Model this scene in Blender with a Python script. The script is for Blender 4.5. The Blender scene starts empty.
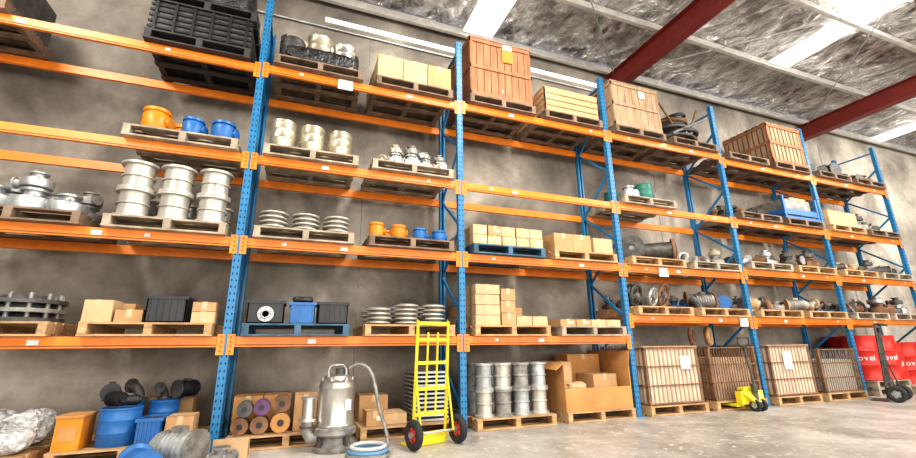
import bpy, math, random
from mathutils import Matrix, Vector, noise, Euler
R=random.Random(7)
S=bpy.context.scene
COL=S.collection
pi=math.pi
# ------------------------------------------------------------ materials
def mat(name,c,rough=.6,metal=0,var=.12,scale=6,bump=0,bscale=30,emit=0,spec=.5,c2=None,stretch=None):
    m=bpy.data.materials.new(name); m.use_nodes=True
    nt=m.node_tree; N=nt.nodes; L=nt.links; b=N['Principled BSDF']
    b.inputs['Roughness'].default_value=rough; b.inputs['Metallic'].default_value=metal
    b.inputs['Specular IOR Level'].default_value=spec
    tc=N.new('ShaderNodeTexCoord'); mp=N.new('ShaderNodeMapping'); L.new(tc.outputs['Object'],mp.inputs[0])
    if stretch: mp.inputs['Scale'].default_value=stretch
    nz=N.new('ShaderNodeTexNoise'); nz.inputs['Scale'].default_value=scale; nz.inputs['Detail'].default_value=5; nz.inputs['Roughness'].default_value=.62
    L.new(mp.outputs[0],nz.inputs['Vector'])
    cr=N.new('ShaderNodeValToRGB'); cr.color_ramp.elements[0].position=.3; cr.color_ramp.elements[1].position=.7
    a=[max(0,x*(1-var*1.6)) for x in c]; d=[min(1,x*(1+var)) for x in (c2 or c)]
    cr.color_ramp.elements[0].color=(*a,1); cr.color_ramp.elements[1].color=(*d,1)
    L.new(nz.outputs['Fac'],cr.inputs[0]); L.new(cr.outputs[0],b.inputs['Base Color'])
    if bump:
        n2=N.new('ShaderNodeTexNoise'); n2.inputs['Scale'].default_value=bscale; n2.inputs['Detail'].default_value=4
        L.new(mp.outputs[0],n2.inputs['Vector'])
        bp=N.new('ShaderNodeBump'); bp.inputs['Strength'].default_value=bump; bp.inputs['Distance'].default_value=.05
        L.new(n2.outputs['Fac'],bp.inputs['Height']); L.new(bp.outputs[0],b.inputs['Normal'])
    if emit:
        b.inputs['Emission Color'].default_value=(*c,1); b.inputs['Emission Strength'].default_value=emit
    return m
ORANGE=mat('rack_orange',(.86,.25,.025),.38,var=.1,scale=3)
BLUE=mat('rack_blue',(.025,.20,.42),.38,var=.15,scale=3)
HOLE=mat('slot_dark',(.012,.03,.06),.8)
ORD=mat('connector_dark',(.3,.09,.02),.6)
PW=mat('pallet_pine',(.52,.33,.17),.8,var=.3,scale=5,stretch=(1,4,4))
PG=mat('pallet_weathered',(.40,.33,.25),.85,var=.35,scale=5)
PD=mat('pallet_dark',(.22,.155,.11),.85,var=.3)
PB=mat('pallet_blue',(.06,.13,.2),.75,var=.3)
PK=mat('pallet_black',(.04,.037,.037),.6,var=.3)
CARD=mat('cardboard',(.52,.31,.15),.85,var=.12,scale=3)
CARDL=mat('cardboard_light',(.62,.42,.24),.85,var=.1,scale=3)
CARDO=mat('cardboard_orange',(.55,.28,.10),.85,var=.14,scale=3)
TAPE=mat('packing_tape',(.60,.43,.25),.35,var=.05)
WHITE=mat('label_white',(.82,.82,.80),.6,var=.03)
OLAB=mat('label_orange',(.9,.22,.03),.6,var=.03)
STEEL=mat('stainless_steel',(.62,.61,.57),.28,.85,var=.15,scale=4)
STEELW=mat('tin_cream',(.56,.50,.37),.32,.65,var=.2,scale=4)
GALV=mat('galvanised',(.48,.49,.49),.4,.6,var=.25,scale=8)
CAST=mat('cast_grey',(.31,.30,.28),.5,.4,var=.35,scale=9)
CASTD=mat('cast_dark',(.10,.095,.09),.5,.3,var=.4,scale=9)
RUST=mat('rusty_iron',(.24,.13,.07),.75,.2,var=.4,scale=8)
SPOOL=mat('spool_white',(.54,.515,.46),.35,.45,var=.16,scale=6)
PBLUE=mat('paint_blue',(.025,.15,.42),.4,var=.15,scale=5)
PORG=mat('paint_amber',(.78,.26,.015),.4,var=.15,scale=5)
YEL=mat('paint_yellow',(.84,.70,.03),.4,var=.08,scale=5)
RED=mat('drum_red',(.58,.022,.012),.35,var=.1,scale=3)
REDH=mat('hub_red',(.6,.04,.03),.4)
BLK=mat('black_plastic',(.022,.022,.025),.4,var=.3)
RUB=mat('rubber',(.03,.03,.032),.75,var=.2)
WRAP=mat('black_wrap',(.03,.03,.032),.22,var=.4,bump=.8,bscale=14)
BAG=mat('clear_bags',(.66,.67,.67),.22,var=.3,scale=9,bump=1,bscale=18)
CRW=mat('crate_red_timber',(.38,.165,.08),.75,var=.25,scale=4,stretch=(3,3,.6))
CRT=mat('crate_tan',(.46,.31,.195),.8,var=.25,scale=4,stretch=(3,3,.6))
CRL=mat('crate_pine',(.58,.37,.20),.8,var=.15,scale=4)
CRP=mat('crate_beige_fill',(.64,.52,.41),.8,var=.18,scale=3)
CRQ=mat('crate_tan_fill',(.50,.35,.24),.8,var=.2,scale=3)
CRB=mat('crate_brown',(.24,.13,.075),.8,var=.3,scale=5)
PURP=mat('reel_purple',(.13,.06,.15),.6,var=.3)
GREEN=mat('green_part',(.03,.18,.14),.5,var=.2)
HOSE=mat('hose_grey',(.5,.53,.56),.5,var=.1)
HOSEB=mat('hose_blue',(.12,.28,.45),.5,var=.1)

def concrete(name,c1,c2,c3,rough,s1,s2,bump=.15,lo=.5,st=(1,1,1),spots=None,dist=.4):
    m=bpy.data.materials.new(name); m.use_nodes=True; nt=m.node_tree; N=nt.nodes; L=nt.links; b=N['Principled BSDF']
    tc=N.new('ShaderNodeTexCoord'); mp=N.new('ShaderNodeMapping'); mp.inputs['Scale'].default_value=st; L.new(tc.outputs['Object'],mp.inputs[0])
    n1=N.new('ShaderNodeTexNoise'); n1.inputs['Scale'].default_value=s1; n1.inputs['Detail'].default_value=9; n1.inputs['Roughness'].default_value=.6; n1.inputs['Distortion'].default_value=dist
    n2=N.new('ShaderNodeTexNoise'); n2.inputs['Scale'].default_value=s2; n2.inputs['Detail'].default_value=8; n2.inputs['Roughness'].default_value=.7
    n3=N.new('ShaderNodeTexNoise'); n3.inputs['Scale'].default_value=s1*.35; n3.inputs['Detail'].default_value=3
    L.new(mp.outputs[0],n1.inputs[0]); L.new(tc.outputs['Object'],n2.inputs[0]); L.new(tc.outputs['Object'],n3.inputs[0])
    r=N.new('ShaderNodeValToRGB'); e=r.color_ramp.elements; e[0].position=.34; e[0].color=(*c1,1); e[1].position=.64; e[1].color=(*c3,1)
    k=e.new(.49); k.color=(*c2,1)
    ad=N.new('ShaderNodeMath'); ad.operation='MULTIPLY_ADD'; ad.inputs[1].default_value=.7; L.new(n3.outputs['Fac'],ad.inputs[0])
    sc=N.new('ShaderNodeMath'); sc.operation='MULTIPLY_ADD'; sc.inputs[1].default_value=.8; sc.inputs[2].default_value=-.25; L.new(n1.outputs['Fac'],sc.inputs[0]); L.new(sc.outputs[0],ad.inputs[2])
    L.new(ad.outputs[0],r.inputs[0])
    r2=N.new('ShaderNodeValToRGB'); r2.color_ramp.elements[0].position=.32; r2.color_ramp.elements[0].color=(lo,lo,lo,1); r2.color_ramp.elements[1].position=.6; r2.color_ramp.elements[1].color=(1,1,1,1)
    L.new(n2.outputs['Fac'],r2.inputs[0])
    mx=N.new('ShaderNodeMixRGB'); mx.blend_type='MULTIPLY'; mx.inputs[0].default_value=.8
    L.new(r.outputs[0],mx.inputs[1]); L.new(r2.outputs[0],mx.inputs[2]); out=mx.outputs[0]
    if spots:
        n4=N.new('ShaderNodeTexNoise'); n4.inputs['Scale'].default_value=7; n4.inputs['Detail'].default_value=8; n4.inputs['Distortion'].default_value=2; L.new(tc.outputs['Object'],n4.inputs[0])
        r4=N.new('ShaderNodeValToRGB'); r4.color_ramp.elements[0].position=.55; r4.color_ramp.elements[0].color=(0,0,0,1); r4.color_ramp.elements[1].position=.75; r4.color_ramp.elements[1].color=(1,1,1,1)
        L.new(n4.outputs['Fac'],r4.inputs[0]); m2=N.new('ShaderNodeMixRGB'); L.new(r4.outputs[0],m2.inputs[0]); L.new(out,m2.inputs[1]); m2.inputs[2].default_value=(*spots,1); out=m2.outputs[0]
    L.new(out,b.inputs['Base Color'])
    b.inputs['Roughness'].default_value=rough
    bp=N.new('ShaderNodeBump'); bp.inputs['Strength'].default_value=bump; bp.inputs['Distance'].default_value=.03
    L.new(n2.outputs['Fac'],bp.inputs['Height']); L.new(bp.outputs[0],b.inputs['Normal'])
    return m
WALL=concrete('wall_concrete',(.17,.15,.128),(.34,.305,.26),(.62,.565,.49),.85,.65,2.8,.15,.6,(1,1,.8))
FLOOR=concrete('floor_concrete',(.30,.275,.245),(.46,.43,.39),(.60,.57,.53),.38,.8,2.6,.08,.58,(1,1,1),(.66,.64,.60),1.0)

def foil():
    m=bpy.data.materials.new('roof_foil'); m.use_nodes=True; nt=m.node_tree; N=nt.nodes; L=nt.links; b=N['Principled BSDF']
    tc=N.new('ShaderNodeTexCoord'); 
    n=N.new('ShaderNodeTexNoise'); n.inputs['Scale'].default_value=1.5; n.inputs['Detail'].default_value=10; n.inputs['Roughness'].default_value=.74; n.inputs['Distortion'].default_value=.6
    mp=N.new('ShaderNodeMapping'); mp.inputs['Scale'].default_value=(1.8,1.1,1); L.new(tc.outputs['Object'],mp.inputs[0]); L.new(mp.outputs[0],n.inputs[0])
    r=N.new('ShaderNodeValToRGB'); r.color_ramp.elements[0].position=.36; r.color_ramp.elements[0].color=(.30,.285,.27,1); r.color_ramp.elements[1].position=.60; r.color_ramp.elements[1].color=(.97,.95,.92,1)
    L.new(n.outputs['Fac'],r.inputs[0]); L.new(r.outputs[0],b.inputs['Base Color'])
    b.inputs['Metallic'].default_value=.85; b.inputs['Roughness'].default_value=.16
    vo=N.new('ShaderNodeTexVoronoi'); vo.inputs['Scale'].default_value=5.5
    # crease pattern from distorted voronoi
    mxv=N.new('ShaderNodeMixRGB'); mxv.inputs[0].default_value=.25; L.new(mp.outputs[0],mxv.inputs[1]); L.new(n.outputs['Color'],mxv.inputs[2]); L.new(mxv.outputs[0],vo.inputs['Vector'])
    ad=N.new('ShaderNodeMath'); ad.operation='MULTIPLY_ADD'; ad.inputs[1].default_value=.8; L.new(vo.outputs['Distance'],ad.inputs[0]); L.new(n.outputs['Fac'],ad.inputs[2])
    bp=N.new('ShaderNodeBump'); bp.inputs['Strength'].default_value=1; bp.inputs['Distance'].default_value=.28
    L.new(ad.outputs[0],bp.inputs['Height']); L.new(bp.outputs[0],b.inputs['Normal'])
    return m
FOIL=foil()
RAFT=mat('rafter_red',(.21,.03,.024),.55,var=.15,scale=2)
PURL=mat('purlin_galv',(.60,.58,.54),.5,.2,var=.15)
SKYL=mat('skylight_sheet',(1,.96,.90),.5,emit=1.5,var=0)

# ------------------------------------------------------------ mesh builder
class MB:
    def __init__(s): s.v=[];s.f=[];s.m=[];s.s=[];s.mats=[];s.T=Matrix()
    def add(s,vs,fs,mt,smooth=False):
        if mt not in s.mats: s.mats.append(mt)
        i=s.mats.index(mt); o=len(s.v)
        s.v+= [tuple(s.T@Vector(p)) for p in vs]
        for f in fs: s.f.append(tuple(o+k for k in f)); s.m.append(i); s.s.append(smooth)
    def box(s,c,d,mt,rot=None):
        x,y,z=d[0]/2,d[1]/2,d[2]/2
        vs=[Vector((a*x,b*y,e*z)) for e in(-1,1) for b in(-1,1) for a in(-1,1)]
        if rot: 
            M=Euler(rot).to_matrix(); vs=[M@p for p in vs]
        c=Vector(c); vs=[p+c for p in vs]
        s.add(vs,[(0,2,3,1),(4,5,7,6),(0,1,5,4),(2,6,7,3),(0,4,6,2),(1,3,7,5)],mt)
    def lathe(s,prof,c,mt,seg=20,axis='Z',arc=1.0,rot=None):
        M={'Z':Matrix.Identity(3),'X':Matrix(((0,0,1),(0,1,0),(-1,0,0))),'Y':Matrix(((1,0,0),(0,0,-1),(0,1,0)))}[axis]
        if rot: M=Euler(rot).to_matrix()@M
        c=Vector(c); vs=[]; n=len(prof)
        for k in range(seg):
            a=2*pi*k/seg
            for r,z in prof: vs.append(c+M@Vector((r*math.cos(a),r*math.sin(a),z)))
        fs=[]
        for k in range(seg):
            k2=(k+1)%seg
            for j in range(n-1): fs.append((k*n+j,k2*n+j,k2*n+j+1,k*n+j+1))
        if prof[0][0]>1e-6: fs.append(tuple(k*n for k in range(seg))[::-1])
        if prof[-1][0]>1e-6: fs.append(tuple(k*n+n-1 for k in range(seg)))
        s.add(vs,fs,mt,True)
    def cyl(s,c,r,h,mt,seg=18,axis='Z',rot=None): s.lathe([(r,-h/2),(r,h/2)],c,mt,seg,axis,rot=rot)
    def torus(s,c,R0,r,mt,axis='Z',seg=28,rs=8,rot=None):
        M={'Z':Matrix.Identity(3),'X':Matrix(((0,0,1),(0,1,0),(-1,0,0))),'Y':Matrix(((1,0,0),(0,0,-1),(0,1,0)))}[axis]
        if rot: M=Euler(rot).to_matrix()@M
        c=Vector(c); vs=[];fs=[]
        for i in range(seg):
            a=2*pi*i/seg
            for j in range(rs):
                b=2*pi*j/rs; q=R0+r*math.cos(b); vs.append(c+M@Vector((q*math.cos(a),q*math.sin(a),r*math.sin(b))))
        for i in range(seg):
            for j in range(rs): fs.append((i*rs+j,((i+1)%seg)*rs+j,((i+1)%seg)*rs+(j+1)%rs,i*rs+(j+1)%rs))
        s.add(vs,fs,mt,True)
    def tube(s,pts,r,mt,seg=8):
        pts=[Vector(p) for p in pts]; vs=[];fs=[]; up=None
        for i,p in enumerate(pts):
            t=(pts[min(i+1,len(pts)-1)]-pts[max(i-1,0)]).normalized()
            if up is None: up=Vector((0,0,1)) if abs(t.z)<.9 else Vector((1,0,0))
            a=t.cross(up).normalized(); up=a.cross(t).normalized(); 
            for k in range(seg):
                q=2*pi*k/seg; vs.append(p+a*math.cos(q)*r+up*math.sin(q)*r)
        for i in range(len(pts)-1):
            for k in range(seg): fs.append((i*seg+k,i*seg+(k+1)%seg,(i+1)*seg+(k+1)%seg,(i+1)*seg+k))
        fs.append(tuple(range(seg))[::-1]); fs.append(tuple((len(pts)-1)*seg+k for k in range(seg)))
        s.add(vs,fs,mt,True)
    def blob(s,c,d,mt,seed=0,amp=.12,n=14,e=.45,flat=True):
        vs=[];fs=[]; c=Vector(c)
        def sg(v,p): return math.copysign(abs(v)**p,v)
        for i in range(n+1):
            th=-pi/2+pi*i/n
            for j in range(2*n):
                ph=pi*j/n
                p=Vector((sg(math.cos(th),e)*sg(math.cos(ph),e)*d[0]/2,sg(math.cos(th),e)*sg(math.sin(ph),e)*d[1]/2,sg(math.sin(th),e)*d[2]/2))
                k=1-amp*(.5+.5*noise.noise(p*5+Vector((seed*7.1,seed,0))))-amp*.8*abs(noise.noise(p*13+Vector((0,seed,3))))
                q=Vector((p.x*k,p.y*k,p.z*(k if p.z>0 else 1))); vs.append(q+c)
        for i in range(n):
            for j in range(2*n): fs.append((i*2*n+j,i*2*n+(j+1)%(2*n),(i+1)*2*n+(j+1)%(2*n),(i+1)*2*n+j))
        s.add(vs,fs,mt,True)
    def mesh(s,name):
        me=bpy.data.meshes.new(name); me.from_pydata(s.v,[],s.f)
        for m in s.mats: me.materials.append(m)
        me.polygons.foreach_set('material_index',s.m); me.polygons.foreach_set('use_smooth',s.s)
        me.update(); me.set_sharp_from_angle(angle=math.radians(38)); return me
    def obj(s,name,loc=(0,0,0),rz=0,parent=None):
        return put(s.mesh(name),name,loc,rz,parent)
def put(me,name,loc=(0,0,0),rz=0,parent=None):
    o=bpy.data.objects.new(name,me); o.location=loc; o.rotation_euler=(0,0,rz); COL.objects.link(o)
    if parent: o.parent=parent
    return o
def empty(name,loc=(0,0,0),rz=0):
    o=bpy.data.objects.new(name,None); o.location=loc; o.rotation_euler=(0,0,rz); COL.objects.link(o); return o
E=.002
# ------------------------------------------------------------ room
YW=1.25; XL=-9; XR=25; YF=-15; ZR=7.1
def simple(name,c,d,m):
    b=MB(); b.box((0,0,0),d,m); return b.obj(name,c)
simple('floor',((XL+XR)/2,(YF+YW)/2,-.1),(XR-XL+.6,YW-YF+.6,.2),FLOOR)
b=MB(); b.box(((XL+XR)/2,YW+.1,ZR/2),(XR-XL+.4,.2,ZR),WALL)
b.obj('wall_back')
simple('wall_left',(XL-.1,(YF+YW)/2,ZR/2),(.2,YW-YF,ZR),WALL)
simple('wall_right',(XR+.1,(YF+YW)/2,ZR/2),(.2,YW-YF,ZR),WALL)
b=MB()
for x0,x1 in((-9,-7),(1.5,3.5),(12,14),(22.5,25)): b.box(((x0+x1)/2,YF-.1,2.7),(x1-x0,.2,5.4),WALL)
b.box((8,YF-.1,6.25),(34,.2,1.7),WALL); b.obj('wall_front')
simple('ceiling',((XL+XR)/2,(YF+YW)/2,ZR+.1),(XR-XL+.4,YW-YF+.4,.1),FOIL)
# sagging foil blankets between purlins
py=[YW-.12-1.42*i for i in range(12)]
b=MB(); n=60
for a,c in zip(py[:-1],py[1:]):
    vs=[];fs=[];K=12;NX=240
    for i in range(NX+1):
        x=XL+(XR-XL)*i/NX
        for k in range(K+1):
            t=k/K; y=a+(c-a)*t
            z=ZR+.02-.08*math.sin(pi*t)*(.55+.6*noise.noise(Vector((x*.9,y,0))))+.05*noise.noise(Vector((x*2.2,y*2,1)))+.035*noise.noise(Vector((x*5,y*5,1)))
            vs.append((x,y,z))
    for i in range(NX):
        for k in range(K): fs.append((i*(K+1)+k,(i+1)*(K+1)+k,(i+1)*(K+1)+k+1,i*(K+1)+k+1))
    b.add(vs,fs,FOIL,True)
b.obj('roof_insulation')
b=MB()
for y in py:
    b.box((8,y,6.97),(33.9,.012,.2),PURL); b.box((8,y-.035,6.876),(33.9,.07,.012),PURL)
b.obj('roof_purlins')
for x in(-7.3,-1.6,6.25,12.85,19.4):
    b=MB(); l=YW-YF-.02; yc=(YW+YF)/2
    b.box((x,yc,6.66),(.014,l,.40),RAFT); b.box((x,yc,6.46),(.22,l,.016),RAFT); b.box((x,yc,6.858),(.22,l,.016),RAFT)
    b.obj('roof_rafter')
for x,k0 in((-4.2,1),(2.95,0),(9.6,1),(16.2,0)):
    b=MB()
    for a,c in list(zip(py[:-1],py[1:]))[k0:]: b.box((x,(a+c)/2,6.985),(.62,abs(c-a)-.1,.012),SKYL)
    b.obj('skylight_panel')
b=MB()
for (x0,y0,x1,y1) in((-1.5,1,6.2,-5.6),(6.2,1,-1.5,-5.6),(6.3,1,12.8,-5.6),(12.8,1,6.3,-5.6)):
    b.tube([(x0,y0,6.84),(x1,y1,6.84)],.012,GALV,6)
b.obj('roof_brace_rods')
b=MB(); b.box((3.1,YW-.02,6.60),(6.0,.03,.07),SKYL); b.obj('eave_light_strip')
b=MB(); b.tube([(-8.9,YW-.04,6.42),(6.1,YW-.04,6.42)],.018,GALV); b.obj('wall_conduit')
b=MB()
for x in(-5.4,.9,7.2,13.5,19.8): b.box((x,YW-.003,3.2),(.012,.004,6.4),CAST)  # thin dark strips modelling the vertical joints between wall panels
b.obj('wall_joint_1')

# ------------------------------------------------------------ racking
BX=[-3.43+2.78*i for i in range(7)]
BL=[-4.55]+BX[1:]      # actual post positions (first bay is longer)
DEP=.9; UH=5.75
rack=empty('pallet_rack')
b=MB()
for y in(.04,DEP-.04):
    b.box((0,y-(.035 if y<.4 else -.035),UH/2),(.085,.006,UH),BLUE)
    for sx in(-1,1):
        b.box((sx*.041,y,UH/2),(.005,.07,UH),BLUE)
        b.box((sx*.03,y+(.035 if y<.4 else -.035),UH/2),(.025,.005,UH),BLUE)
    b.box((0,y,.006),(.14,.12,.01),BLUE)
k=.12
while k<UH-.05:
    for sx in(-1,1):
        b.box((sx*.022,.0012,k),(.013,.002,.026),HOLE)
        b.box((sx*.0442,.035,k),(.002,.013,.026),HOLE)
    k+=.0752
z=.2; s=1
while z<UH-.6:
    b.box((0,DEP/2,z),(.03,DEP-.12,.03),BLUE) if s==1 and z<.3 else None
    L=math.hypot(DEP-.12,.62); a=math.atan2(.62,DEP-.12)*s
    b.box((0,DEP/2,z+.31),(.028,L,.036),BLUE,(a,0,0)); z+=.62; s=-s
b.box((0,DEP/2,UH-.15),(.03,DEP-.12,.03),BLUE)
fm=b.mesh('upright_frame')
for x in BL: put(fm,'upright_frame',(x,0,0),0,rack)
LV={0:[1.10,2.22,3.28,4.56],1:[1.10,2.22,3.28,4.58],2:[1.10,2.22,3.28,4.60],3:[1.42,2.22,3.28,4.60],4:[1.42,2.30,3.28,4.52],5:[1.42,2.30,3.28,4.52]}
BH=.11
def top(bay,l): return 0 if l==0 else LV[bay][l-1]+BH/2
def beams(w):
    b=MB()
    b.box((0,.027,0),(w,.045,BH),ORANGE)
    b.box((0,.0037,-.035),(w,.003,.012),ORD)
    for s in(-1,1):
        b.box((s*(w/2-.0),-.004,-.03),(.075,.006,.22),ORANGE)
        for dz in(-.1,-.05,.0,.05): b.box((s*(w/2+.004),-.0085,dz),(.016,.004,.02),ORD)
    f=b.mesh('front_beam')
    b=MB(); b.box((0,0,0),(w,.045,BH),ORANGE); return f,b.mesh('rear_beam')
BMS={True:beams(BL[1]-BL[0]-.1),False:beams(2.68)}
for i in range(6):
    fb,rb=BMS[i==0]
    for j,h in enumerate(LV[i]):
        xc=(BL[i]+BL[i+1])/2
        put(fb,'front_beam',(xc,0,h),0,rack); put(rb,'rear_beam',(xc,DEP-.027,h),0,rack)
        q=MB(); q.box((R.choice([-.5,-.2,.3,.6]),.0008,0),(.09,.003,.05),WHITE); q.box((R.choice([-.9,.9,1.05]),.0008,.01),(.05,.003,.035),WHITE)
        q.obj('beam_label',(xc,0,h),0,rack)
for X,i,l in((5.75,3,2),(7.45,3,1),(.42,1,4)):
    q=MB(); q.box((0,-.006,-.03),(.2,.003,.15),WHITE); q.obj('beam_label',(X,-.008,LV[i][l-1]),0,rack)

# ------------------------------------------------------------ pallets
PM={}
def pallet_mesh(m):
    if m in PM: return PM[m]
    b=MB(); W,D=1.16,1.08
    for x in(-W/2+.04,0,W/2-.04): b.box((x,0,.07),(.07,D,.096),m)
    for i in range(7): b.box((0,-D/2+.06+i*(D-.12)/6,.129),(W,.115,.02),m)
    for i in(0,1,3,5,6): b.box((0,-D/2+.05+i*(D-.1)/6,.011),(W,.1,.02),m)
    PM[m]=b.mesh('pallet'); return PM[m]
PH=.139
def pallet(bay,l,side,m,dx=0,dz=0,dy=0,rz=0):
    x=BX[bay]+(.72,2.06)[side]+dx; z=top(bay,l)+E+dz
    put(pallet_mesh(m),'pallet',(x,.45+dy,z),rz)
    return x,.45+dy,z+PH+E
# ------------------------------------------------------------ item meshes
def carton(b,c,d,m=CARD,label=False):
    x,y,z=c; w,dd,h=d
    b.box((x,y,z+h/2),(w,dd,h),m)
    b.box((x,y,z+h+.0008),(w*.98,.05,.0015),TAPE)
    b.box((x,y-dd/2-.0008,z+h-.04),(.05,.0015,.08),TAPE)
    b.box((x,y-dd/2-.0006,z+h-.003),(w,.001,.004),PD)
    if label: b.box((x+w*.22,y-dd/2-.001,z+h*.5),(w*.25,.002,h*.3),WHITE)
def carton_grid(name,x,y,z,nx,ny,nz,d,m,loc_rz=0,jit=.006,skip=0,label=False):
    b=MB(); ms=m if isinstance(m,list) else [m]
    for k in range(nz):
        for j in range(ny):
            for i in range(nx):
                if skip and k==nz-1 and R.random()<skip: continue
                carton(b,((i-(nx-1)/2)*(d[0]+.014)+R.uniform(-jit,jit),(j-(ny-1)/2)*(d[1]+.008)+R.uniform(-jit,jit),k*(d[2]+.004)),d,R.choice(ms),label and R.random()<.6)
    return b.obj(name,(x,y,z),loc_rz)
def flange(b,c,r,h,m,bore=True):
    b.lathe([(r*.42,0),(r,0),(r,h*.45),(r*.66,h*.5),(r*.55,h),(r*.42,h),(r*.42,0)],c,m,24)
    for k in range(8):
        a=2*pi*k/8; b.cyl((c[0]+r*.83*math.cos(a),c[1]+r*.83*math.sin(a),c[2]+h*.46),r*.07,.006,HOLE,8)
def dish_stack(b,x,y,z,n,r,h,m):
    for i in range(n):
        q=i*h; jx=R.uniform(-.014,.014)
        b.lathe([(r*.62,0),(r*.66,h*.2),(r*.97,h*.25),(r,h*.35),(r,h*.6),(r*.94,h*.66),(r*.6,h*.97),(.0,h*.98)],(x+jx,y,z+q),m,24)
def spool(b,c,r,h,m,rib=True):
    p=[(r,0),(r,h*.08),(r*.8,h*.10),(r*.78,h*.46),(r*.88,h*.48),(r*.88,h*.52),(r*.78,h*.54),(r*.8,h*.9),(r,h*.92),(r,h),(r*.62,h),(r*.6,h*.6),(0,h*.6)]
    b.lathe(p,c,m,24)
def pot(b,c,r,h,m,lid=True):
    b.lathe([(r*.96,0),(r*.97,h*.04),(r,h*.06),(r,h*.33),(r*1.02,h*.35),(r,h*.37),(r,h*.66),(r*1.02,h*.68),(r,h*.7),(r,h*.93),(r*1.04,h*.95),(r*1.04,h),(r*.97,h),(r*.95,h*.95),(0,h*.95)],c,m,24)
def pumpbit(b,c,r,m,m2=None,yaw=0,k=0):
    m2=m2 or m; x,y,z=c; ca,sa=math.cos(yaw),math.sin(yaw)
    if k%3==0:   # volute casing
        b.lathe([(r*.6,0),(r,r*.15),(r*1.05,r*.5),(r,r*.8),(r*.6,r*.95),(r*.45,r*1.0),(r*.45,r*1.25),(r*.62,r*1.27),(r*.62,r*1.4),(r*.3,r*1.4),(r*.3,r*1.0),(0,r)],c,m,20)
        b.cyl((x+ca*r*1.15,y+sa*r*1.15,z+r*.5),r*.33,r*.5,m,14,rot=(0,pi/2,yaw))
        b.cyl((x+ca*r*1.42,y+sa*r*1.42,z+r*.5),r*.48,r*.12,m2,16,rot=(0,pi/2,yaw))
        for q in range(4):
            a=q*pi/2+.4; b.cyl((x+r*.85*math.cos(a),y+r*.85*math.sin(a),z+r*.9),r*.08,r*.14,m2,6)
    elif k%3==1: # motor on side
        z+=r*.08
        b.cyl((x,y,z+r*.75),r*.7,r*1.7,m,20,rot=(0,pi/2,yaw))
        for q in range(6): 
            t=(q-2.5)*r*.24; b.cyl((x+ca*t,y+sa*t,z+r*.75),r*.76,r*.05,m,20,rot=(0,pi/2,yaw))
        b.cyl((x+ca*r,y+sa*r,z+r*.75),r*.45,r*.3,m2,16,rot=(0,pi/2,yaw)); b.cyl((x-ca*r*.95,y-sa*r*.95,z+r*.75),r*.82,r*.12,m2,20,rot=(0,pi/2,yaw))
        b.box((x,y,z-r*.0),(r*1.1,r*1.2,r*.12),m2,(0,0,yaw)); b.box((x,y,z+r*1.5),(r*.5,r*.5,r*.3),m2,(0,0,yaw))
    else:        # elbow/valve
        pts=[(x+ca*r*(1-math.cos(t)),y+sa*r*(1-math.cos(t)),z+r*.12+r*math.sin(t)) for t in [pi/2*i/6 for i in range(7)]]
        pts=[(x-ca*r*.5+ (p[0]-x),y-sa*r*.5+(p[1]-y),p[2]) for p in pts]
        b.tube(pts,r*.38,m,14)
        b.cyl((x-ca*r*.5,y-sa*r*.5,z+r*.07),r*.62,r*.14,m2,18); p=pts[-1]
        b.cyl((p[0],p[1],p[2]),r*.6,r*.14,m2,18,rot=(0,pi/2,yaw))
def partslot(name,x,y,z,mats,nx=4,ny=2,r=.11,w=1.0,d=.8,seed=1,kinds=(0,1,2),layers=1):
    Q=random.Random(seed); b=MB()
    for j in range(ny):
        for i in range(nx):
            rr=r*Q.uniform(.72,1.15); m=Q.choice(mats); kd=Q.choice(kinds)
            cx,cy=(i+.5)/nx*w-w/2+Q.uniform(-.02,.02),(j+.5)/ny*d-d/2
            pumpbit(b,(cx,cy,0),rr*.85,m,Q.choice(mats),Q.uniform(0,6.28),kd)
            if kd==0 and Q.random()<.6: 
                pumpbit(b,(cx,cy,rr*1.2),rr*.6,Q.choice(mats),Q.choice(mats),Q.uniform(0,6.28),0)
    return b.obj(name,(x,y,z))
def crate(name,x,y,z,w,d,h,ms,mf,ns=10,fill=CRP,horizontal=False,gap=.25,label=None,lid=True,xb=False,t=.02,fh_=1.0):
    b=MB(); ins=.10 if t>.015 else .045
    if fh_<1: ins=.14
    b.box((0,0,(h-.03)*fh_/2+.01),(w-ins,d-ins,(h-.03)*fh_),fill)
    for sx in(-1,1):
        for sy in(-1,1): b.box((sx*(w/2-.035),sy*(d/2-.035),h/2),(.05,.05,h),mf)
    def side(L,ax,sg):
        if horizontal:
            p=h/ns
            for i in range(ns):
                c=(0,sg*(d/2-t/2),p*(i+.5)) if ax=='x' else (sg*(w/2-t/2),0,p*(i+.5))
                b.box(c,(L,t,p*(1-gap)) if ax=='x' else (t,L,p*(1-gap)),ms)
        else:
            p=L/ns
            for i in range(ns):
                u=-L/2+p*(i+.5); c=(u,sg*(d/2-t*1.5),h/2) if ax=='x' else (sg*(w/2-t*1.5),u,h/2)
                b.box(c,(p*(1-gap),t,h-.02) if ax=='x' else (t,p*(1-gap),h-.02),ms)
            for zz in (.05,h*.5,h-.05) if t>.015 else(.02,h*.33,h*.66,h-.02):
                fh=.06 if t>.015 else .02
                b.box((0,sg*(d/2-t/2),zz),(L,t,fh),mf) if ax=='x' else b.box((sg*(w/2-t/2),0,zz),(t,L,fh),mf)
    side(w,'x',-1); side(w,'x',1); side(d,'y',-1); side(d,'y',1)
    if lid:
        for i in range(6): b.box((0,-d/2+d/6*(i+.5),h+.009),(w,d/6*.86,.018),ms)
    if label:
        for (u,v,lw,lh,m) in label: b.box((u*w,-d/2-.004,v*h),(lw,.004,lh),m)
    return b.obj(name,(x,y,z))
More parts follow.
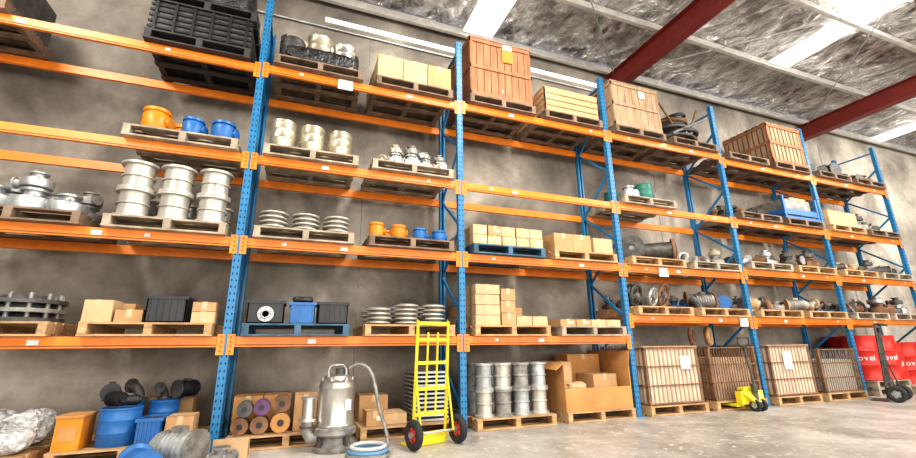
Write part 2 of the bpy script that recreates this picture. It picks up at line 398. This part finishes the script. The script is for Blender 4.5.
def tub(name,x,y,z,w,d,h,m,fill=None,fh=.8):
    b=MB(); t=.012
    b.box((0,0,t/2),(w,d,t),m)
    for s in(-1,1):
        b.box((s*(w/2-t/2),0,h/2),(t,d,h),m); b.box((0,s*(d/2-t/2),h/2),(w,t,h),m)
        b.box((0,s*(d/2+.006),h-.015),(w+.03,.014,.03),m); b.box((s*(w/2+.006),0,h-.015),(.014,d,.03),m)
        for i in range(6): b.box((-w/2+w*(i+.5)/6,s*(d/2+.004),h*.45),(.012,.01,h*.8),m)
    if fill: b.box((0,0,h*fh/2+.01),(w-.03,d-.03,h*fh),fill)
    return b.obj(name,(x,y,z))

# ============================================================ LEVEL 4
x,y,z=pallet(0,4,1,PK)
b=MB(); b.box((0,0,.21),(1.1,1.0,.42),CASTD); 
for i in range(5): b.box((0,-.51,.05+i*.08),(1.14,.02,.03),BLK)
for i in range(6): b.box((-.5+i*.2,-.52,.21),(.03,.02,.42),BLK)
b.obj('black_stillage',(x,y,z))
put(pallet_mesh(PK),'pallet',(x+.02,y,z+.422))
b=MB(); b.blob((0,0,.3),(1.16,1.06,.6),WRAP,3,.1); b.obj('wrapped_load',(x,y,z+.565))
x,y,z=pallet(0,4,0,PD,-1.08); b=MB(); b.box((0,0,.3),(1.0,.95,.6),CASTD)
for i in range(6): b.box((0,-.485,.05+i*.1),(1.04,.02,.05),GALV)
b.obj('louvred_panel_stack',(x,y,z))
x,y,z=pallet(1,4,0,PD); 
b=MB()
for px_,py_,r,h,m in((-.37,-.33,.15,.36,CASTD),(-.03,-.30,.165,.50,STEELW),(.32,-.30,.155,.44,STEEL),(-.32,.1,.17,.64,STEELW),(.08,.14,.17,.66,STEEL),(.4,.18,.12,.6,CASTD)): pot(b,(px_,py_,0),r,h,m)
b.blob((.0,-.50,.115),(1.05,.07,.22),WRAP,7,.3); b.blob((.47,.0,.24),(.14,.9,.46),WRAP,5,.3); b.blob((-.17,-.1,.24),(.1,.5,.46),WRAP,8,.3); b.blob((-.50,-.2,.26),(.12,.5,.5),WRAP,9,.3)
b.obj('steel_pot_group',(x,y,z+.003))
x,y,z=pallet(1,4,1,PD); carton_grid('carton_stack',x,y,z,3,2,1,(.365,.5,.38),[CARD,CARDL])
x,y,z=pallet(2,4,0,PD); crate('timber_crate',x,y,z,1.12,1.02,1.08,CRW,CRW,9,CRB,gap=.08,label=[(.1,.78,.2,.24,OLAB),(.1,.93,.16,.1,WHITE),(-.0,.15,.03,.05,WHITE)])
x,y,z=pallet(2,4,1,PD); crate('open_pine_crate',x,y,z,1.1,1.0,.46,CRL,CRL,4,CARD,horizontal=True,gap=.15)
x,y,z=pallet(3,4,0,PD); crate('slatted_crate',x,y,z,1.12,1.02,.92,CRT,CRT,7,CRQ,gap=.06,label=[(.12,.8,.14,.14,WHITE)])
x,y,z=pallet(3,4,1,PD)
b=MB()
for i in range(13): b.torus((R.uniform(-.12,.12),R.uniform(-.12,.1),.10+i*.05),R.uniform(.3,.42)-.01*i,.035,R.choice([BLK,BLK,RUST,CASTD]),rot=(R.uniform(-.13,.13),R.uniform(-.13,.13),0))
b.box((.25,-.3,.47),(.035,.03,.9),RUST,(0,.5,0)); b.box((-.3,-.3,.47),(.035,.03,.9),RUST,(0,-.6,0)); b.box((0,-.42,.35),(.04,.03,1.0),CASTD,(0,1.1,0))
b.obj('hose_coil_pile',(x,y,z+.01))
x,y,z=pallet(4,4,0,PD); partslot('pump_parts',x,y,z,[CASTD,RUST,BLK],3,2,.12,seed=8)
x,y,z=pallet(4,4,1,PD); crate('slatted_crate',x,y,z,1.12,1.02,.92,CRT,CRW,9,CRB,gap=.3)
x,y,z=pallet(5,4,0,PD); partslot('pump_parts',x,y,z,[CASTD,CASTD,CAST,BLK],3,2,.25,seed=3)
x,y,z=pallet(5,4,1,PD); partslot('pump_parts',x,y,z,[CASTD,RUST,BLK],3,2,.24,seed=4)
# ============================================================ LEVEL 3
x,y,z=pallet(0,3,1,PG)
def can(b,x,y,z,r,h,m):
    b.lathe([(r*.9,0),(r,h*.1),(r,h*.75),(r*.85,h*.85),(r*1.0,h*.87),(r*1.0,h),(r*.6,h),(r*.55,h*.6),(0,h*.6)],(x,y,z),m,22)
    b.cyl((x+r*.95,y-r*.2,z+h*.45),r*.4,r*.35,m,14,rot=(0,pi/2,-.3)); b.cyl((x+r*1.15,y-r*.27,z+h*.45),r*.5,r*.1,m,14,rot=(0,pi/2,-.3))
b=MB(); can(b,-.33,-.36,0,.14,.28,PORG); can(b,-.12,0,0,.12,.28,PORG); can(b,-.38,.1,0,.12,.28,PORG); b.obj('amber_valve_bodies',(x,y,z))
b=MB(); can(b,.05,-.34,0,.12,.24,PBLUE); can(b,.38,-.36,0,.135,.24,PBLUE); can(b,.28,0,0,.11,.26,PBLUE); b.obj('blue_valve_bodies',(x,y,z))
x,y,z=pallet(1,3,0,PG)
b=MB(); 
for px_,h in((-.38,.38),(-.02,.36),(.34,.34)): pot(b,(px_,-.34,0),.155,h,STEELW); pot(b,(px_,.05,0),.155,h,STEELW)
b.obj('steel_drum_group',(x,y,z))
x,y,z=pallet(1,3,1,PG); partslot('valve_castings',x,y,z,[CAST,GALV,STEELW],5,3,.15,1.05,.95,seed=11,kinds=(0,2))
x,y,z=pallet(3,3,0,PG)
b=MB(); pot(b,(.1,-.3,0),.14,.32,GREEN); pot(b,(-.3,.1,0),.12,.26,GREEN); pumpbit(b,(-.25,-.3,0),.17,GALV,CAST,.5,0); pumpbit(b,(.38,-.1,0),.15,SPOOL,CAST,2,1); b.obj('green_motor_group',(x,y,z+.002))
x,y,z=pallet(4,3,0,PD); partslot('pump_parts',x,y,z,[CASTD,RUST,BLK],4,2,.17,seed=21)
x,y,z=pallet(4,3,1,PD)
b=MB(); b.box((0,0,.03),(1.1,1.0,.06),PBLUE); b.box((0,0,.26),(.85,.85,.4),CAST)
for s in(-1,1):
    for t in(-1,1): b.box((s*.52,t*.47,.28),(.05,.05,.44),PBLUE)
b.box((0,-.48,.16),(1.1,.02,.12),PBLUE); b.box((-.53,0,.16),(.02,.9,.12),PBLUE); b.box((.2,-.1,.5),(.5,.5,.1),CARDL); b.obj('blue_steel_stillage',(x,y,z))
x,y,z=pallet(5,3,0,PW); carton_grid('carton_stack',x,y,z,2,2,1,(.5,.45,.35),CARDL)
x,y,z=pallet(5,3,1,PD); partslot('pump_parts',x,y,z,[CASTD,CAST],3,2,.2,seed=23)
# ============================================================ LEVEL 2
x,y,z=pallet(0,2,0,PD,.0)
partslot('pump_castings',x,y,z,[CAST,CAST,GALV],3,2,.24,1.0,.85,seed=33,kinds=(0,))
x,y,z=pallet(0,2,1,PG)
for i in range(3):
    b=MB()
    for j in range(2): spool(b,(0,0,j*.322),.182,.32,SPOOL)
    b.obj('flanged_spool_stack',(x-.39+i*.385,y-.34,z))
    b=MB(); spool(b,(0,0,0),.175,.32,SPOOL); b.obj('flanged_spool',(x-.39+i*.385,y+.08,z))
x,y,z=pallet(1,2,0,PG)
for i in range(3):
    for yy,n in((-.34,4),(.05,3)):
        b=MB(); dish_stack(b,0,0,0,n,.165,.058,SPOOL); b.obj('flange_stack',(x-.38+i*.37,y+yy,z))
x,y,z=pallet(1,2,1,PD)
b=MB(); can(b,-.46,-.35,0,.1,.2,PORG); can(b,-.16,-.35,0,.1,.19,PORG); can(b,-.3,-.02,0,.1,.19,PORG); b.obj('amber_valve_bodies',(x,y,z))
b=MB(); can(b,.13,-.36,0,.09,.17,PBLUE); can(b,.41,-.36,0,.095,.16,PBLUE); can(b,.3,-.05,0,.09,.16,PBLUE); b.obj('blue_valve_bodies',(x,y,z))
x,y,z=pallet(2,2,0,PB); carton_grid('carton_stack',x,y,z,5,3,2,(.212,.33,.14),[CARDL,CARD,CARDL],skip=.12,label=True)
x,y,z=pallet(2,2,1,PW,-.02); carton_grid('carton_stack',x-.22,y,z,2,2,1,(.33,.5,.27),CARD); carton_grid('carton_stack',x+.36,y,z,1,2,1,(.36,.48,.25),CARDL)
x,y,z=pallet(3,2,0,PW)
b=MB()
b.cyl((0,0,.17),.15,.55,CASTD,22,rot=(0,pi/2,-.7)); b.cyl((-.22,.18,.17),.2,.05,CASTD,22,rot=(0,pi/2,-.7)) ; b.cyl((.22,-.18,.17),.2,.05,RUST,22,rot=(0,pi/2,-.7)); b.cyl((.235,-.19,.17),.13,.06,BLK,22,rot=(0,pi/2,-.7))
b.obj('flanged_pipe',(x+.3,y-.18,z+.034)); partslot('pump_parts',x-.1,y+.35,z,[CAST,RUST],4,1,.14,1,.2,seed=41)
b=MB(); b.lathe([(.2,-.12),(.2,-.1),(.12,-.09),(.12,.09),(.2,.1),(.2,.12),(.05,.12),(.05,-.12)],(0,0,.2),CASTD,24,'Y',rot=(0,0,-.8)); b.cyl((0,0,.2),.165,.17,CAST,24,rot=(pi/2,0,-.8)); b.obj('cable_drum',(x-.28,y-.25,z+.002))
x,y,z=pallet(3,2,1,PG); partslot('pump_parts',x,y,z,[CAST,GALV,PG,RUST],4,2,.17,seed=42)
x,y,z=pallet(4,2,0,PG); partslot('pump_parts',x,y,z,[CASTD,GALV,RUST],4,2,.15,seed=43)
x,y,z=pallet(4,2,1,PW); partslot('pump_parts',x,y,z,[CASTD,BLK,RUST,GALV],3,2,.2,seed=44)
x,y,z=pallet(5,2,0,PW); partslot('pump_parts',x,y,z,[CASTD,CARDL,RUST],4,2,.16,seed=45)
x,y,z=pallet(5,2,1,PG); partslot('pump_parts',x,y,z,[CASTD,CAST],4,2,.15,seed=46)
# ============================================================ LEVEL 1
x,y,z=pallet(0,1,0,PW,-.05)
b=MB()
for i in range(3): flange(b,(.22,-.2,i*.09),.33,.085,[CASTD,CAST,CASTD][i])
for i in range(12):
    a=i*pi/6; b.cyl((.22+.28*math.cos(a),-.2+.28*math.sin(a),.15),.02,.26,CAST,8)
for i in range(2): flange(b,(-.35,.1,i*.08),.22,.075,CAST)
b.obj('large_flange_stack',(x,y,z))
x,y,z=pallet(0,1,1,PW)
b=MB(); carton(b,(-.46,-.36,0),(.24,.28,.22),CARDL); carton(b,(-.2,-.34,0),(.24,.28,.13),CARD); carton(b,(-.4,0,0),(.3,.3,.22),CARD); b.obj('carton_group',(x,y,z))
tub('black_tub',x+.13,y-.33,z,.36,.38,.27,BLK,CASTD,.9); b=MB(); carton(b,(0,0,0),(.22,.3,.12),CARDL); carton(b,(0,0,.123),(.22,.3,.1),CARD); b.obj('carton_group',(x+.47,y-.33,z))
x,y,z=pallet(1,1,0,PB)
tub('black_tub',x-.35,y-.33,z,.38,.38,.25,BLK,CAST,.5)
b=MB(); flange(b,(0,0,0),.085,.03,GALV); o=b.obj('round_flange',(x-.35,y-.535,z+.1)); o.rotation_euler=(pi/2,0,0)
tub('blue_tub',x+.04,y-.33,z,.27,.36,.24,PBLUE,BLK,.7); b=MB(); b.blob((0,0,.04),(.26,.3,.08),BLK,2,.2); b.obj('black_lid',(x+.04,y-.33,z+.242))
tub('black_tub',x+.38,y-.33,z,.34,.38,.25,BLK,CASTD,.9)
x,y,z=pallet(1,1,1,PW)
for i,n in enumerate((4,5,5)):
    for yy in(-.35,.02):
        b=MB(); dish_stack(b,0,0,0,n,.158,.054,SPOOL); b.obj('flange_stack',(x-.39+i*.36,y+yy,z))
x,y,z=pallet(2,1,0,PW)
carton_grid('carton_stack',x-.37,y-.25,z,1,1,4,(.36,.5,.135),CARDL); carton_grid('carton_stack',x-.06,y-.25,z,1,1,3,(.22,.5,.165),CARD)
carton_grid('carton_stack',x+.32,y-.25,z,2,1,1,(.24,.5,.13),CARDL); carton_grid('carton_stack',x-.05,y+.28,z,3,1,2,(.34,.4,.15),CARD)
x,y,z=pallet(2,1,1,PG); carton_grid('carton_stack',x,y-.1,z,4,2,1,(.26,.36,.1),[CARD,CARDL],label=True)
x,y,z=pallet(3,1,0,PW)
b=MB()
for i,(u,v,r) in enumerate(((-.33,-.25,.17),(-.02,-.3,.14),(.32,-.2,.19),(-.1,.15,.2))):
    m=[CASTD,GALV,RUST,CASTD][i]; b.torus((u,v,r+.02),r,.028,m,rot=(pi/2+.25,0,.4)); b.cyl((u,v,r+.02),.045,.1,CAST,12,rot=(pi/2+.25,0,.4))
    for q in range(5):
        a=q*2*pi/5; M=Euler((pi/2+.25,0,.4)).to_matrix(); e=M@Vector((r*math.cos(a),r*math.sin(a),0))
        b.tube([(u,v,r+.02),(u+e.x,v+e.y,r+.02+e.z)],.014,m,6)
b.obj('handwheel_group',(x,y,z+.012)); partslot('pump_parts',x,y+.4,z,[CASTD,CAST],4,1,.16,1,.2,seed=51)
x,y,z=pallet(3,1,1,PW); partslot('pump_parts',x,y,z,[CASTD,CAST,RUST,PBLUE],4,2,.19,seed=52)
x,y,z=pallet(4,1,0,PW); partslot('pump_parts',x,y,z,[CASTD,CARDL,RUST,CAST],4,2,.18,seed=53)
x,y,z=pallet(4,1,1,PW); partslot('pump_parts',x,y,z,[CASTD,CAST,RUST,CARDL],4,2,.17,seed=54)
x,y,z=pallet(5,1,0,PG); partslot('pump_parts',x,y,z,[CASTD,CAST,RUST],4,2,.17,seed=55)
x,y,z=pallet(5,1,1,PG); partslot('pump_parts',x,y,z,[CASTD,GALV,RUST],4,2,.17,seed=56)
# ============================================================ FLOOR LEVEL
x,y,z=pallet(0,0,0,PW,.05,dy=-.2)
b=MB()
for i,(u,v,w_,h) in enumerate(((-.3,-.25,.55,.28),(.12,-.3,.62,.26),(-.1,.1,.7,.40),(.35,.1,.45,.36),(.40,-.3,.38,.22))): b.blob((u,v,h/2),(w_,.5,h),BAG,i,.4,n=20,e=.7)
b.obj('plastic_bag_pile',(x,y,z))
x,y,z=pallet(0,0,1,PW,.0,dy=-.1)
b=MB(); b.box((0,0,.14),(.20,.3,.28),PORG); b.box((0,0,.29),(.22,.32,.02),CARDO); b.box((0,-.152,.14),(.14,.004,.12),CARDO); b.obj('orange_bin',(x-.46,y-.34,z))
b=MB(); pot(b,(-.12,-.32,0),.17,.34,PBLUE); pot(b,(.16,.04,0),.14,.36,PBLUE); pot(b,(-.16,.06,0),.13,.36,PBLUE); b.obj('blue_pail_group',(x,y,z))
tub('blue_tub',x+.17,y-.36,z,.2,.3,.24,PBLUE,CASTD,.9)
b=MB(); carton(b,(0,0,0),(.24,.3,.24),CARD); b.obj('carton_group',(x+.42,y-.33,z)); b=MB();  carton(b,(.0,.0,0),(.8,.26,.36),CARD); b.obj('long_carton',(x,y+.34,z))
partslot('black_motor_group',x-.02,y+.1,z+.365,[CASTD,BLK,CASTD],4,1,.14,.95,.3,seed=61,kinds=(1,2))
partslot('black_motor_group',x-.12,y-.32,z+.345,[BLK],2,1,.09,.3,.1,seed=62,kinds=(1,))
b=MB(); b.lathe([(.13,0),(.13,.03),(.1,.05),(.1,.35),(.13,.37),(.13,.4),(.07,.4),(.07,.1),(0,.1)],(0,0,.135),PBLUE,24,rot=(pi/2,0,.4)); b.obj('blue_pipe_fitting',(-1.12,-.75,0))
b=MB(); pumpbit(b,(0,0,0),.2,GALV,CAST,2.6,1); pumpbit(b,(.36,-.1,0),.12,CAST,GALV,1,0); b.obj('electric_motor',(-.85,-.62,.01))
b=MB(); b.box((0,0,.07),(.30,.26,.14),PW); b.box((0,-.14,.1),(.30,.02,.2),CRL); b.obj('timber_box',(-.44,-.33,0))
# bay1 floor
x,y,z=pallet(1,0,0,PW,-.02,dy=.0)
def reel(X,Y,Z,r,ma,mb,L=.11):
    b=MB(); b.lathe([(r,-L),(r,-L+.015),(r*.6,-L+.02),(r*.6,L-.02),(r,L-.015),(r,L),(r*.35,L),(r*.35,-L)],(0,0,r),ma,22,'Y'); b.cyl((0,0,r),r*.84,L*1.5,mb,22,'Y'); b.cyl((0,-L,r),r*.35,.01,BLK,14,'Y')
    b.obj('cable_reel',(X,Y,Z+.002))
for i,(u,r,zz,ma,mb) in enumerate(((-.47,.085,0,RUST,PURP),(-.28,.09,0,CRB,PURP),(-.07,.1,0,CARDO,PURP),(-.44,.08,.175,CASTD,RUST),(-.27,.08,.185,PURP,PURP),(-.07,.09,.205,RUST,PURP))):
    reel(x+u,y-.36,z+zz,r,ma,mb)
carton_grid('carton_stack',x-.28,y+.15,z,2,1,1,(.3,.5,.36),CARDO)
b=MB(); carton(b,(0,0,0),(.24,.3,.38),CARD); carton(b,(.0,.33,0),(.24,.3,.34),CARDL); b.obj('carton_group',(x+.18,y-.25,z))
b=MB()
for i in range(5): b.torus((0,0,.037+.06*i),.09,.034,RUB if i%2 else CAST)
b.obj('hose_coil',(x+.445,y-.3,z))
x,y,z=pallet(1,0,1,PW,.0); b=MB(); carton(b,(-.4,-.3,0),(.2,.3,.16),CARD,True); carton(b,(-.15,-.2,0),(.28,.4,.12),CARDL); carton(b,(-.35,.15,0),(.36,.4,.3),CARD); b.obj('carton_group',(x,y,z))
b=MB()
for i in range(12): b.box((0,0,.02+i*.05),(.42,.7,.022),GALV); 
for s in(-1,1): b.box((s*.2,-.34,.3),(.02,.02,.6),SPOOL)
b.obj('louvre_panel_stack',(x+.3,y-.1,z))
# bay2 floor
x,y,z=pallet(2,0,0,PW)
b=MB()
for j in range(2):
    for v in(-.38,-.08):
        for i in range(4): spool(b,((i-1.5)*.275,v,j*.332),.132,.33,[SPOOL,GALV,CAST][(i*2+j+(v>-.2))%3])
b.obj('spool_pallet_load',(x,y,z))
x,y,z=pallet(2,0,1,PW)
b=MB(); W,D,H=1.14,1.0,.62
b.box((0,0,.01),(W,D,.02),CARDO)
for s in(-1,1): b.box((s*W/2,0,H/2),(.014,D,H),CARDO)
b.box((0,D/2,H/2),(W,.014,H),CARDO); b.box((0,-D/2,.15),(W,.014,.30),CARDO); 
b.box((-W/2-.06,0,H-.02),(.17,D,.01),CARDO,(0,-.6,0)); b.box((W/2+.02,0,H+.08),(.01,D,.2),CARDO,(0,.2,0))
carton(b,(.24,-.15,.03),(.42,.4,.44),CARD); carton(b,(.2,.26,.03),(.6,.36,.72),CARDO); carton(b,(-.34,.15,.03),(.35,.5,.62),CARDL)
b.blob((-.28,-.28,.27),(.5,.34,.24),CARDL,4,.5,n=18); b.obj('open_cardboard_bin',(x,y,z))
# wire mesh side guard on frame
b=MB()
for i in range(12): b.box((0,.06+.072*i,.72),(.005,.005,.9),GALV)
for i in range(13): b.box((.005,.45,.28+.073*i),(.005,.8,.005),GALV)
b.obj('wire_mesh_guard',(BX[3]-.055,0,0),0,rack)
# bay3 floor
x,y,z=pallet(3,0,0,PW); crate('slatted_crate',x,y,z,1.12,1.02,.84,CRT,CRB,13,CRP,gap=.72,label=[(.22,.72,.2,.2,WHITE)],lid=True,t=.012)
x,y,z=pallet(3,0,1,PW); crate('wire_stillage',x,y,z,1.12,1.02,.84,RUST,RUST,19,CRQ,gap=.84,lid=False,t=.012,fh_=.8)
b=MB(); b.torus((0,0,.17),.13,.035,CARD,rot=(pi/2,0,.5)); b.torus((0.02,0.05,.17),.12,.04,PG,rot=(pi/2,0,.5)); b.torus((-.35,0.05,.17),.13,.035,RUST,rot=(pi/2,0,.5)); b.obj('rope_coil',(x-.1,y-.2,z+.842))
x,y,z=pallet(4,0,0,PW); crate('slatted_crate',x,y,z,1.12,1.02,.84,CRT,CRB,13,CRP,gap=.72,label=[(-.1,.7,.2,.3,WHITE)],t=.012)
x,y,z=pallet(4,0,1,PW); crate('wire_stillage',x,y,z,1.12,1.02,.78,CAST,RUST,18,CRP,gap=.82,t=.012,lid=False,fh_=.75)
x,y,z=pallet(5,0,0,PG,.3,dy=.1,dz=0); put(pallet_mesh(PG),'pallet',(x,y,z))
# red drums
dm=MB(); r,h=.29,.88
dm.lathe([(r,0),(r*1.03,.01),(r,.03),(r,.27),(r*1.045,.295),(r,.32),(r,.55),(r*1.045,.575),(r,.60),(r,.85),(r*1.03,.87),(r*1.03,.88),(r*.96,.88),(r*.95,.865),(0,.865)],(0,0,0),RED,36)
dm.cyl((.16,-.1,.872),.035,.02,GALV,12)
dm=dm.mesh('oil_drum')
def text(s,size,loc,rot,mt,parent,name='lettering'):
    c=bpy.data.curves.new(name,'FONT'); c.body=s; c.size=size; c.align_x='CENTER'; c.align_y='BOTTOM_BASELINE'; c.extrude=.001; c.materials.append(mt)
    o=bpy.data.objects.new(name,c); COL.objects.link(o); o.location=loc; o.rotation_euler=rot; o.parent=parent
def drum(X,Y,Z,t=True,a0=-1.1):
    e=put(dm,'oil_drum',(X,Y,Z))
    if t:
        for ch,da in zip('Tovel',(-.56,-.27,.02,.30,.48)):   # letters wrapped round the drum body
            a=a0+da; text(ch,.15,(math.sin(a)*(r+.004),-math.cos(a)*(r+.004),.39),(pi/2,0,a),WHITE,e)
drum(x-.27,y-.25,z+PH+E,True,-.95); drum(x+.35,y-.25,z+PH+E,True,-.55); drum(x+.35,y+.37,z+PH+E,False)
x,y,z=pallet(5,0,1,PG,.1)
for i in range(2): drum(x-.27+i*.62,y,z,True,-.65)
for X,n in((11.25,3),(11.7,3),(12.15,3),(12.6,3)):
    b=MB()
    for i in range(n): flange(b,(0,0,i*.07),.19,.068,[CASTD,RUST,CAST][i%3])
    b.obj('flange_stack',(X,-.75,0))

# ------------------------------------------------------------ submersible pump
b=MB()
b.lathe([(.20,0),(.21,.02),(.21,.05),(.17,.06),(.15,.08),(.15,.13),(.19,.15),(.215,.17),(.215,.22),(.195,.235)],(0,0,0),CAST,32)
for q in range(4):
    a=q*pi/2+.6; b.box((.17*math.cos(a),.17*math.sin(a),.08),(.05,.03,.14),CASTD,(0,0,a))
b.lathe([(.185,.235),(.19,.25),(.185,.26),(.185,.60),(.19,.61),(.19,.63),(.185,.64),(.185,.67),(.16,.69),(.14,.70),(.14,.73),(.09,.745),(0,.75)],(0,0,0),STEEL,36)
for q in range(6):
    a=q*pi/3; b.cyl((.155*math.cos(a),.155*math.sin(a),.70),.012,.03,GALV,6)
b.cyl((.02,0,.77),.05,.07,CASTD,16); b.cyl((.09,.02,.77),.025,.1,CASTD,12)
b.tube([(-.10,0,.70),(-.10,0,.80),(-.07,0,.84),(.05,0,.84),(.08,0,.80),(.09,0,.70)],.013,GALV,8)
b.tube([(-.18,.0,.14),(-.25,0,.14),(-.28,0,.2),(-.28,0,.30)],.06,CAST,14); b.cyl((-.28,0,.31),.095,.025,STEEL,20); b.cyl((-.28,0,.24),.075,.02,CASTD,20)
b.cyl((-.28,0,.42),.06,.2,STEEL,18); b.cyl((-.28,0,.52),.075,.02,GALV,18)
b.box((.1,-.165,.45),(.07,.012,.1),WHITE,(0,0,.5))
pump=b.obj('submersible_pump',(.52,-.38,0))
b=MB(); P=[]
ctrl=[(.12,.02,.80),(.22,0,.86),(.34,-.04,.80),(.40,-.08,.6),(.43,-.12,.4),(.5,-.17,.2),(.52,-.27,.06),(.45,-.37,.03)]
for i in range(len(ctrl)-1):
    for t in(0,.33,.66): P.append(Vector(ctrl[i]).lerp(Vector(ctrl[i+1]),t))
P.append(Vector(ctrl[-1])); 
for _ in range(2): P=[P[0]]+[(P[i-1]+P[i]*2+P[i+1])/4 for i in range(1,len(P)-1)]+[P[-1]]
b.tube(P,.02,CAST,8)
for i in range(3): b.torus((.28,-.44,.024+i*.036),.2-.02*i,.018,[CAST,HOSEB,HOSE][i])
b.obj('power_cable',(0,0,0),0,pump)
# ------------------------------------------------------------ hand trucks
def hand_truck(name,loc,rz,m,hub,hgt=1.33,w=.42,wr=.15,lean=.10):
    b=MB()
    L=lambda x,z,y=0:(x,y+z*lean*.6,z)
    for s in(-1,1):
        b.tube([L(s*w/2,.06),L(s*w/2,hgt)],.018,m); b.tube([L(s*w*.16,.3),L(s*w*.16,hgt-.15)],.012,m)
        b.tube([L(s*w/2,hgt),L(s*w/2,hgt-.02,.12)],.018,RUB)
        b.tube([L(s*w/2,.75),(s*w/2,.16,wr),L(s*w/2,.1)],.012,m)
        x=s*(w/2+.075)
        b.torus((x,.14,wr),wr-.04,.04,RUB,'X',28,10); b.cyl((x,.14,wr),wr-.06,.035,hub,22,'X'); b.cyl((x,.14,wr),.03,.09,GALV,12,'X')
        for q in range(5):
            a=q*2*pi/5; 
            for f in(-1,1): b.cyl((x+f*.018,.14+.06*math.cos(a),wr+.06*math.sin(a)),.012,.004,HOLE,8,'X')
    for z in(.12,.32,.58,.85,1.1,hgt-.05): b.box(L(0,z),(w,.025,.035),m)
    b.tube([(-w/2-.1,.14,wr),(w/2+.1,.14,wr)],.012,GALV)
    b.box((0,-.12,.012),(w+.04,.24,.012),m); b.box((0,0,.07),(w+.04,.01,.13),m)
    return b.obj(name,loc,rz)
hand_truck('yellow_hand_truck',(1.50,-.55,.0),pi+.30,YEL,REDH)
hand_truck('blue_hand_truck',(10.25,-.45,.0),pi+.3,CASTD,GALV,1.35,.4,.14)
# ------------------------------------------------------------ pallet jack
b=MB()
b.box((0,0,.2),(.5,.1,.2),YEL); b.box((0,.02,.32),(.3,.1,.06),YEL)
b.add([(-.25,-.05,.3),(.25,-.05,.3),(.1,-.16,.14),(-.1,-.16,.14),(-.25,.05,.3),(.25,.05,.3),(.1,.05,.14),(-.1,.05,.14)],[(0,1,2,3),(4,7,6,5),(0,4,5,1),(3,2,6,7),(0,3,7,4),(1,5,6,2)],YEL)
for s in(-1,1):
    b.box((s*.19,.48,.085),(.15,.9,.045),YEL); b.cyl((s*.19,.86,.065),.04,.08,RUB,14,'X')
    b.cyl((s*.07,-.12,.09),.09,.05,RUB,20,'X'); b.cyl((s*.07,-.12,.09),.045,.056,GALV,16,'X')
b.cyl((0,-.1,.28),.045,.26,CASTD,16)
b.tube([(0,-.12,.35),(0,-.08,.7),(0,-.06,.95)],.018,CASTD); b.tube([(0,-.06,.95),(-.13,-.06,1.02),(-.12,-.06,1.12),(.12,-.06,1.12),(.13,-.06,1.02),(0,-.06,.95)],.014,BLK)
b.obj('pallet_jack',(6.97,-.22,0),0)

# ------------------------------------------------------------ lights
def area(name,loc,rot,sx,sy,p,c=(1,1,1)):
    l=bpy.data.lights.new(name,'AREA'); l.shape='RECTANGLE'; l.size=sx; l.size_y=sy; l.energy=p; l.color=c
    o=bpy.data.objects.new(name,l); o.location=loc; o.rotation_euler=rot; COL.objects.link(o); return o
area('door_daylight',(7.5,YF+.3,2.9),(pi/2,0,0),30,5,1850,(1,.96,.89))
for x in(-4.2,2.75,9.6,16.2): area('skylight_daylight',(x,-3.6,6.35),(math.radians(24),0,0),.8,5,480,(1,.95,.87))
w=bpy.data.worlds.new('sky'); S.world=w; w.use_nodes=True
w.node_tree.nodes['Background'].inputs[0].default_value=(.97,.97,1,1); w.node_tree.nodes['Background'].inputs[1].default_value=.85
# ------------------------------------------------------------ camera
cd=bpy.data.cameras.new('camera'); cam=bpy.data.objects.new('camera',cd); COL.objects.link(cam)
cd.sensor_width=36; cd.lens=36*427/916; cd.clip_end=200
M=Matrix(((.9345,-.0858,-.3455,0),(-.3558,-.2557,-.8989,-5.4),(-.0114,.9630,-.2695,1.0),(0,0,0,1)))
cam.matrix_world=M
S.camera=cam
try:
    S.view_settings.view_transform='Standard'; S.view_settings.exposure=0
    S.view_settings.look='Medium High Contrast'
except Exception as e: print(e)
